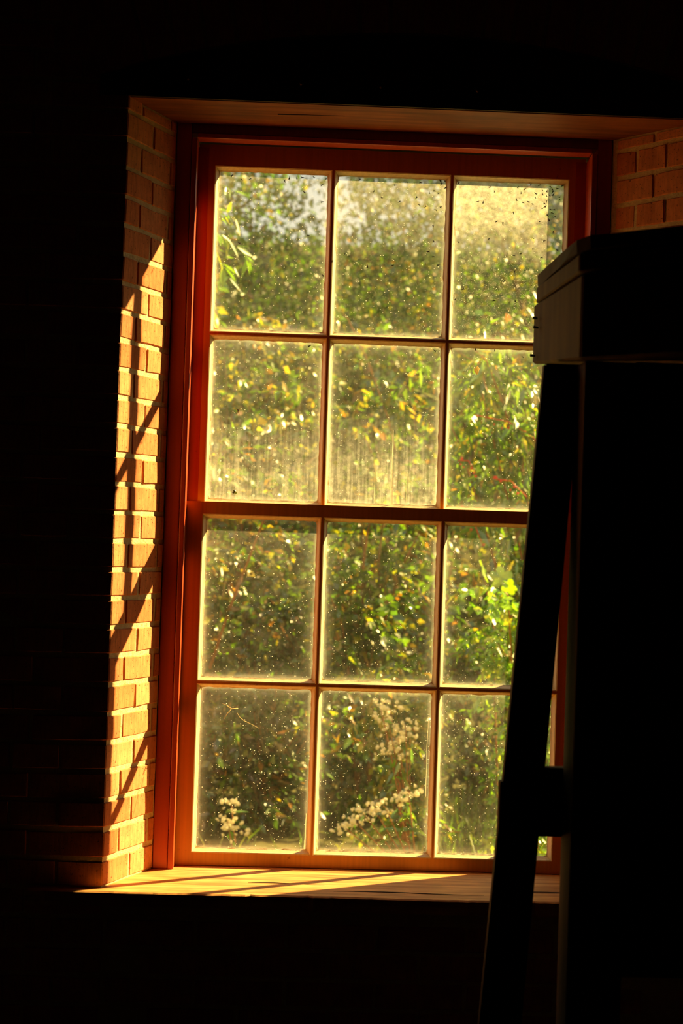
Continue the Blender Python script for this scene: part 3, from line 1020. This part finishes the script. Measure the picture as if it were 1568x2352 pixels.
# tufts of grass
def grass(n):
    x = rng.uniform(-2.2, 2.8, n); y = rng.uniform(1.6, 4.6, n)
    dens = 0.07 + 0.93 * (x > 0.42)
    k = rng.uniform(0, 1, n) < dens
    x, y = x[k], y[k]; n = len(x)
    P = np.stack([x, y, np.full(n, GZ - 0.01)], 1)
    D = unit(np.stack([rng.normal(0.12, 0.32, n), rng.normal(0, 0.32, n), np.ones(n)], 1))
    nr = unit(rng.normal(0, 1, (n, 3)))
    l = rng.uniform(0.08, 0.26, n); ww = rng.uniform(0.005, 0.010, n)
    v, f = leaf_arrays(P, D, nr, l, ww, curl=0.25)
    col = palette(n, GREEN + [(0.30, 0.34, 0.03), (0.30, 0.22, 0.07)], [3, 4, 4, 1, 3, 1.2])
    o = link('grass', foliage_me('grass', v, f, col), M['leaf'])
    tag(o, 'sunlit grass growing at the foot of the shrubs', 'grass', kind='stuff')
grass(15000)

# weeds with pale seed heads
def bumpy(name, r, seed):
    bm = bmesh.new()
    bmesh.ops.create_icosphere(bm, subdivisions=2, radius=r)
    for v in bm.verts:
        d = v.co.normalized()
        v.co = d * r * (1 + 0.55 * noise.noise(d * 2.6 + Vector((seed, 0, 0))) + 0.35 * noise.noise(d * 7.0 + Vector((0, seed, 0)))) 
        v.co.z *= 0.8
    me = bpy.data.meshes.new(name)
    bm.to_mesh(me); bm.free()
    me.materials.append(M['fluff'])
    return me
heads = [bumpy('seed_head', 0.0095, s * 3.1) for s in range(5)]


def weed(base, tips, label):
    root = tag(empty('seeding_weed', base), label, 'weed', 'weeds gone to seed')
    B = Vector(base)
    for t in tips:
        T = Vector(t) - B
        mid = Vector((T.x * 0.35, T.y * 0.35, T.z * 0.6))
        st = [(0, 0, 0), tuple(mid), tuple(T)]
        link('stem', tube_me('stem', st, [0.005, 0.004, 0.002], 5), M['twig'], root)
        for q in range(random.randint(12, 18)):
            o = link('seed_head', random.choice(heads), None, root)
            o.location = T + Vector((random.gauss(0, .024), random.gauss(0, .02), random.gauss(0, .016)))
            o.rotation_euler = (random.uniform(0, 6), random.uniform(0, 6), 0)
            s = random.uniform(0.4, 1.25)
            o.scale = (s, s * 0.8, s * random.uniform(0.6, 1.2))
        n = 9
        a = rng.uniform(0.1, 0.95, n)
        P = np.array([np.array(mid) * (2 * min(x, .5)) + (np.array(T) - np.array(mid)) * max(0, 2 * x - 1) for x in a])
        D = unit(rng.normal(0, 1, (n, 3)) + np.array([0, 0, -0.2])); nr = unit(rng.normal(0, .5, (n, 3)) + np.array([0, 0, 1]))
        for i in range(n):
            v, f = leaf_arrays(np.zeros((1, 3)), D[i:i + 1], nr[i:i + 1], np.array([0.075]), np.array([0.022]))
            o = link('leaf', foliage_me('leaf', v, f, palette(1, GREEN[1:3], [1, 1])), M['leaf'], root)
            o.location = P[i]
weed((0.30, 2.45, GZ), [(0.155, 2.40, 0.78), (0.20, 2.42, 0.765), (0.17, 2.45, 0.72), (0.20, 2.40, 0.685), (0.265, 2.40, 0.70), (0.29, 2.45, 0.64), (0.235, 2.40, 0.645), (0.20, 2.4, 0.60), (0.25, 2.4, 0.57)], 'weed with clustered cream seed heads in the upper half of the bottom middle pane')
weed((0.32, 2.25, GZ), [(0.05, 2.2, 0.335), (0.09, 2.2, 0.36), (0.135, 2.22, 0.375), (0.175, 2.2, 0.395), (0.22, 2.22, 0.43), (0.27, 2.2, 0.455), (0.02, 2.2, 0.30)], 'low weed with a slanting row of cream seed heads in the bottom middle pane')
weed((-0.42, 2.4, GZ), [(-0.455, 2.35, 0.36), (-0.47, 2.35, 0.29), (-0.44, 2.35, 0.25)], 'small weed with few white heads in the bottom left pane')

# red stalked berries hanging in front of the willowy shrub
bsph = bmesh.new(); bmesh.ops.create_icosphere(bsph, subdivisions=1, radius=0.008)
b_me = bpy.data.meshes.new('berry'); bsph.to_mesh(b_me); bsph.free(); b_me.materials.append(M['berry'])
br = tag(empty('berry_spray', (0.95, 3.1, 2.2)), 'red stalked berry spray among the bright leaves at right', 'berries')
for (x0, z0, x1, z1) in ((0.60, 2.08, 0.92, 1.96), (0.53, 1.86, 0.62, 1.80), (0.56, 1.62, 0.66, 1.46), (0.70, 1.78, 0.86, 1.70)):
    p = [Vector((x0 - 0.95, 0, z0 - 2.2)), Vector(((x0 + x1) / 2 - 0.95, -0.03, (z0 + z1) / 2 - 2.17)), Vector((x1 - 0.95, 0, z1 - 2.2))]
    link('stalk', tube_me('stalk', p, [0.003, 0.0025, 0.002], 5), M['berry'], br)
    for q in range(7):
        t = random.random()
        o = link('berry', b_me, None, br)
        o.location = p[0].lerp(p[2], t) + Vector((random.gauss(0, .008), random.gauss(0, .01), random.gauss(0, .01)))
        s = random.uniform(0.5, 1.1); o.scale = (s, s, s)

# a vine whose large bright leaves stand out
vine = tag(empty('vine', (0.72, 2.85, GZ)), 'vine with a few large glowing lobed leaves at right', 'vine')
link('stem', tube_me('stem', [(0.05, 0.1, 0), (0.0, 0.05, 0.7), (-0.03, 0.03, 1.2), (-0.08, 0.02, 1.42)], [0.006, 0.005, 0.004, 0.002], 6), M['twig'], vine)
def lobed(name, r, col, lobes=5):
    vs, fs = [(0, 0, 0.004)], []
    n = lobes * 6
    for i in range(n):
        a = 2 * math.pi * i / n
        rr = r * (0.55 + 0.45 * abs(math.cos(a * lobes / 2)) ** 0.8) * (1.15 if abs(a) < 0.5 or abs(a - 2 * math.pi) < .5 else 1)
        vs.append((rr * math.cos(a), rr * math.sin(a), 0.006 * math.sin(a * 3)))
    for i in range(n):
        fs.append((0, 1 + i, 1 + (i + 1) % n))
    v = np.array(vs)
    return foliage_me(name, v, np.array(fs), np.array([col]))
bright = (0.20, 0.33, 0.015)
for (x, y, z, r, e, cl) in ((-0.09, -.02, 1.45, 0.06, (1.2, .3, 1.3), bright), (-0.01, -.02, 1.42, 0.055, (1.3, -.3, .3), bright), (0.03, -.02, 1.38, 0.045, (1.0, .4, 2.2), bright),
                            (0.06, 0, 1.07, 0.065, (1.1, .2, .6), (0.36, 0.36, 0.02)), (-0.05, 0, 0.85, 0.05, (1.2, 0, 2), bright), (-.12, .1, 0.72, .05, (1.2, .4, 1), bright),
                            (0.10, 0.1, 0.95, 0.05, (1.0, -.5, .2), bright)):
    o = link('leaf', lobed('leaf', r, cl), M['leaf'], vine)
    o.location = (x, y, z); o.rotation_euler = e

# ------------------------------------------------------------------ the machine in the foreground
mc = tag(empty('timber_machine', (0.40, -0.95, 0)), 'dark timber machine frame with slanting leg in front of the window', 'machine')
def mpart(name, me, mat, label=None, parent=None):
    o = link(name, me, mat, parent or mc)
    o.matrix_parent_inverse = Matrix.Translation((-0.40, 0.95, 0))
    if label: o['label'] = label
    return o
def box_slope(me):
    for v in me.vertices:
        if v.co.z < 1.84:
            v.co.z += -0.010 + 0.032 * (v.co.y + 1.05) / 0.34 if v.co.y > -1.06 else -0.010
    return me
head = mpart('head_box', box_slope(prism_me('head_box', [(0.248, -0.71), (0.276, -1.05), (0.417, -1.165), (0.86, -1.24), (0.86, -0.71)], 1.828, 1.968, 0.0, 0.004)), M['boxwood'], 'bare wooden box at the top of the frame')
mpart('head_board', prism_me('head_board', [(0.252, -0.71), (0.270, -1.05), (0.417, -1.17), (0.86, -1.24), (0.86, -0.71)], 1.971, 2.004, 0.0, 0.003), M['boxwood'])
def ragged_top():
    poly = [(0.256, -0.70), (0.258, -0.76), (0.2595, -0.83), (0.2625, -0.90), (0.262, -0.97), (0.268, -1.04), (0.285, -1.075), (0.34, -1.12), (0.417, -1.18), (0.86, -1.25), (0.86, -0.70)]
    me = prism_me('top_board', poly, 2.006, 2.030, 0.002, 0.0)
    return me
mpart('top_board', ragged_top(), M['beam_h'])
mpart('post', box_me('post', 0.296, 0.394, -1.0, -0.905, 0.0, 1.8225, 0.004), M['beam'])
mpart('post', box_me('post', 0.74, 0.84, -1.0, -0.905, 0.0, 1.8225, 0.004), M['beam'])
def skew_leg(x0t, x1t, x0b, x1b, y0, y1, zt):
    vs = [(x0b, y0, 0), (x1b, y0, 0), (x1b, y1, 0), (x0b, y1, 0), (x0t, y0, zt), (x1t, y0, zt), (x1t, y1, zt), (x0t, y1, zt)]
    bm = bmesh.new()
    bv = [bm.verts.new(v) for v in vs]
    for f in ((3, 2, 1, 0), (4, 5, 6, 7), (0, 1, 5, 4), (1, 2, 6, 5), (2, 3, 7, 6), (3, 0, 4, 7)):
        bm.faces.new([bv[i] for i in f])
    bmesh.ops.bevel(bm, geom=bm.edges[:], offset=0.004, segments=2, affect='EDGES')
    me = bpy.data.meshes.new('leg'); bm.to_mesh(me); bm.free()
    return me
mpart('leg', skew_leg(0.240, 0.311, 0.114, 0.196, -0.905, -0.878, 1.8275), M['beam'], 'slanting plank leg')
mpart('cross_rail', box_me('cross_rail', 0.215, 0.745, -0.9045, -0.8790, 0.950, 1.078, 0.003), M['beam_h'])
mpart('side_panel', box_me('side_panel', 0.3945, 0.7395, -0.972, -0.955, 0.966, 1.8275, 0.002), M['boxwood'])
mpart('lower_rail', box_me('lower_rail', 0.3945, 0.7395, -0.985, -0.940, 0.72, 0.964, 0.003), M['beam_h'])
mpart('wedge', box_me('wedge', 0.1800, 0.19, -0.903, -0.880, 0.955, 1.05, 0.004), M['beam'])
for (x, y, z) in ((0.2445, -0.74, 1.862), (0.2460, -0.76, 1.915), (0.2455, -0.75, 1.935)):
    me = tube_me('nail', [(x + .004, y, z), (x - 0.006, y, z + 0.001)], [0.002, 0.003], 6)
    mpart('nail', me, M['iron'])

# ------------------------------------------------------------------ flies and oddments on the glass
def fly_me():
    vs, fs = [], []
    for (cx, rx, rz, ry) in ((0.0, 0.0024, 0.0010, 0.0009), (0.0026, 0.0008, 0.0008, 0.0007)):
        o = len(vs)
        for i in range(5):
            t = -1 + 2 * i / 4
            rr = math.sqrt(max(1 - t * t, 0.02))
            for k in range(6):
                a = k * math.pi / 3
                vs.append((cx + t * rx, rr * ry * math.sin(a), rr * rz * math.cos(a)))
        for i in range(4):
            for k in range(6):
                fs.append((o + i * 6 + k, o + i * 6 + (k + 1) % 6, o + (i + 1) * 6 + (k + 1) % 6, o + (i + 1) * 6 + k))
        fs.append(tuple(o + k for k in range(6))); fs.append(tuple(o + 24 + k for k in range(5, -1, -1)))
    for s in (-1, 1):
        o = len(vs)
        vs += [(0.001, -0.0009, 0.0004 * s), (-0.0034, -0.0012, 0.0006 * s), (-0.0030, -0.0010, 0.0018 * s)]
        fs.append((o, o + 1, o + 2))
    return pydata('fly', vs, fs, smooth=True)
FLY = fly_me(); FLY.materials.append(M['fly'])
fA = [(168,2397),(248,2389),(260,2378),(320,2392),(337,2388),(352,2400),(374,2399),(403,2396),(328,2378),(365,2378),(382,2387),(394,2385),(408,2389),(408,2383),(383,2377),(393,2373),(401,2374),(410,2377),(365,2367),(317,2360),(334,2353),(347,2356),(358,2350),(393,2358),(389,2353),(391,2346),(384,2341),(405,2338),(412,2338),(409,2330),(397,2323),(415,2320),(401,2312),(378,2307),(413,2281),(310,2326),(268,2303),(284,2297),(218,2351),(232,2350),(421,2392),(433,2400),(425,2371),(428,2364),(424,2236),(362,2264),(391,2258),(364,2236),(333,2224),(314,2218),(385,2215),(345,2181),(318,2176),(229,2176),(172,2247),(250,2258),(292,2152),(362,2144),(267,2101),(323,2101),(169,2101),(187,2127),(352,2062),(258,2056)]
fB = [(-380,2383),(-360,2386),(-261,2392),(-242,2393),(-228,2395),(-199,2397),(-168,2394),(-178,2378),(-272,2384),(-222,2358),(-406,2393),(-175,2335),(-208,2249),(-168,2149),(-382,2223)]
fC = [(-83,2395),(-46,2367),(8,2385),(-26,2352),(19,2343),(72,2394),(62,2355),(70,2337),(86,2333),(95,2369),(108,2374),(119,2369),(121,2401),(134,2399),(124,2392),(135,2383),(112,2326),(125,2334),(107,2283),(109,2247),(96,2219),(110,2207),(123,2186),(-116,2204),(-56,2176),(7,2181)]
def flies(lst, label, group):
    for x, z in lst:
        x, z = x / 1000, z / 1000
        o = link('fly', FLY, None)
        o.location = (x, GU - 0.0027, z)
        o.rotation_euler = (0, random.uniform(-3.14, 3.14), 0)
        s = random.uniform(0.95, 1.35)
        o.scale = (s, s, s)
        tag(o, label, 'fly', group)
flies(fA, 'tiny dark fly resting on the top right pane', 'flies on the top right pane')
flies(fB, 'tiny dark fly resting on the top left pane', 'flies on the top left pane')
flies(fC, 'tiny dark fly resting on the top middle pane', 'flies on the top middle pane')
flies([(121, 1969)], 'lone fly near the top of the second-row middle pane', None)
flies([(-196, 1969)], 'lone fly near the top of the second-row left pane', None)
for nm, p in (('leftmost', (224, 1976)), ('middle', (273, 1975)), ('rightmost', (345, 1961))):
    flies([p], nm + ' of three flies near the top of the second-row right pane', None)

cf = tag(empty('crane_fly', (-0.371, GU - 0.003, 1.800)), 'amber long-legged insect on the second-row left pane', 'insect')
link('body', tube_me('body', [(0, 0, 0.004), (0.0005, -.0005, 0), (0.001, 0, -0.005)], [0.0008, 0.0016, 0.0006], 6), M['fly'], cf)
for p in ([(0, 0, .001), (-.006, -.002, .003), (-.012, 0, .005)], [(0, 0, 0), (-.002, -.002, -.007), (-.005, 0, -.011)], [(.001, 0, -.001), (.003, -.002, -.007), (.0045, 0, -.012)], [(0, 0, .001), (.005, -.002, .003), (.009, 0, .002)]):
    link('leg', tube_me('leg', p, [.0006, .0005, .0003], 4), M['insect'], cf)
cc = bumpy('cocoon', 0.008, 9.0); cc.materials[0] = M['cocoon']
o = link('cocoon', cc, None); o.location = (0.229, GU - 0.006, 1.922); o.scale = (0.75, 0.35, 1.5); o.rotation_euler = (0, .15, 0)
tag(o, 'pale oval cocoon stuck to the second-row right pane', 'cocoon')
me = lobed('dead_leaf_scrap', 0.006, (0.03, 0.045, 0.01), 3)
o = link('dead_leaf_scrap', me, M['leaf']); o.location = (-0.373, GU - 0.004, 1.594); o.rotation_euler = (1.5, 0.6, 0)
tag(o, 'dark leaf scrap low on the second-row left pane', 'leaf')
td = tag(empty('dry_tendril', (-0.352, -0.004, 1.055)), 'pale forked dry tendril on the bottom left pane', 'tendril')
for p, r in (([(-.032, 0, .012), (-.020, 0, .008), (-.008, -.001, 0), (.008, 0, .001)], [.0004, .0008, .0011, .0012]), ([(-.008, 0, 0), (-.018, 0, -.012), (-.026, 0, -.026)], [.0009, .0008, .0004]),
             ([(.006, 0, -.010), (.014, 0, -.022), (.026, -.001, -.030), (.040, 0, -.036), (.062, 0, -.047)], [.0005, .0006, .0007, .0005, .0003])):
    link('strand', tube_me('strand', p, r, 5), M['web'], td)
streak(0.023, 1.765, 1.578, GU, 0.0036, upper)
streak(0.062, 1.66, 1.578, GU, 0.0016, upper)
streak(-0.020, 1.68, 1.578, GU, 0.0013, upper)
streak(-0.166, 0.800, 0.711, GL, 0.0040, lower)
streak(0.130, 1.05, 0.85, GL, 0.0016, lower)
streak(-0.139, 1.44, 1.23, GL, 0.0036, lower)

# the brickwork of the far reaches of the wall, beyond the photograph's frame
def far_bricks():
    vs, fs = [], []
    def put(x, z, wd):
        o = len(vs)
        for yy in (FY, FY + 0.02):
            vs.extend([(x, yy, z), (x + wd, yy, z), (x + wd, yy, z + PITCH - GAP), (x, yy, z + PITCH - GAP)])
        fs.extend([(o, o + 1, o + 2, o + 3), (o + 4, o + 7, o + 6, o + 5), (o, o + 4, o + 5, o + 1), (o + 1, o + 5, o + 6, o + 2), (o + 2, o + 6, o + 7, o + 3), (o + 3, o + 7, o + 4, o)])
    k = 0
    while Z0 + (k + 1) * PITCH < 3.08:
        z = Z0 + k * PITCH + GAP / 2
        if z > 0:
            x = CL.x - (0.428 if k % 2 else 0.488) - 0.2
            while x > -2.4:
                put(x, z, 0.2); x -= 0.2085
            x = CR.x + (0.228 if k % 2 else 0.288) if z > 1.9 else CR.x + (0.113 if k % 2 else 0.180)
            while x < 2.4:
                put(x, z, 0.2); x += 0.2085
        k += 1
    return pydata('brickwork', vs, fs)
bw = link('brickwork', far_bricks(), M['brick'], wall)
bw['kind'] = 'stuff'
print('bricks', n_brick, 'objects', len(bpy.data.objects), 'tris', sum(len(o.data.loop_triangles) if o.type == 'MESH' and not o.data.calc_loop_triangles() else 0 for o in bpy.data.objects))
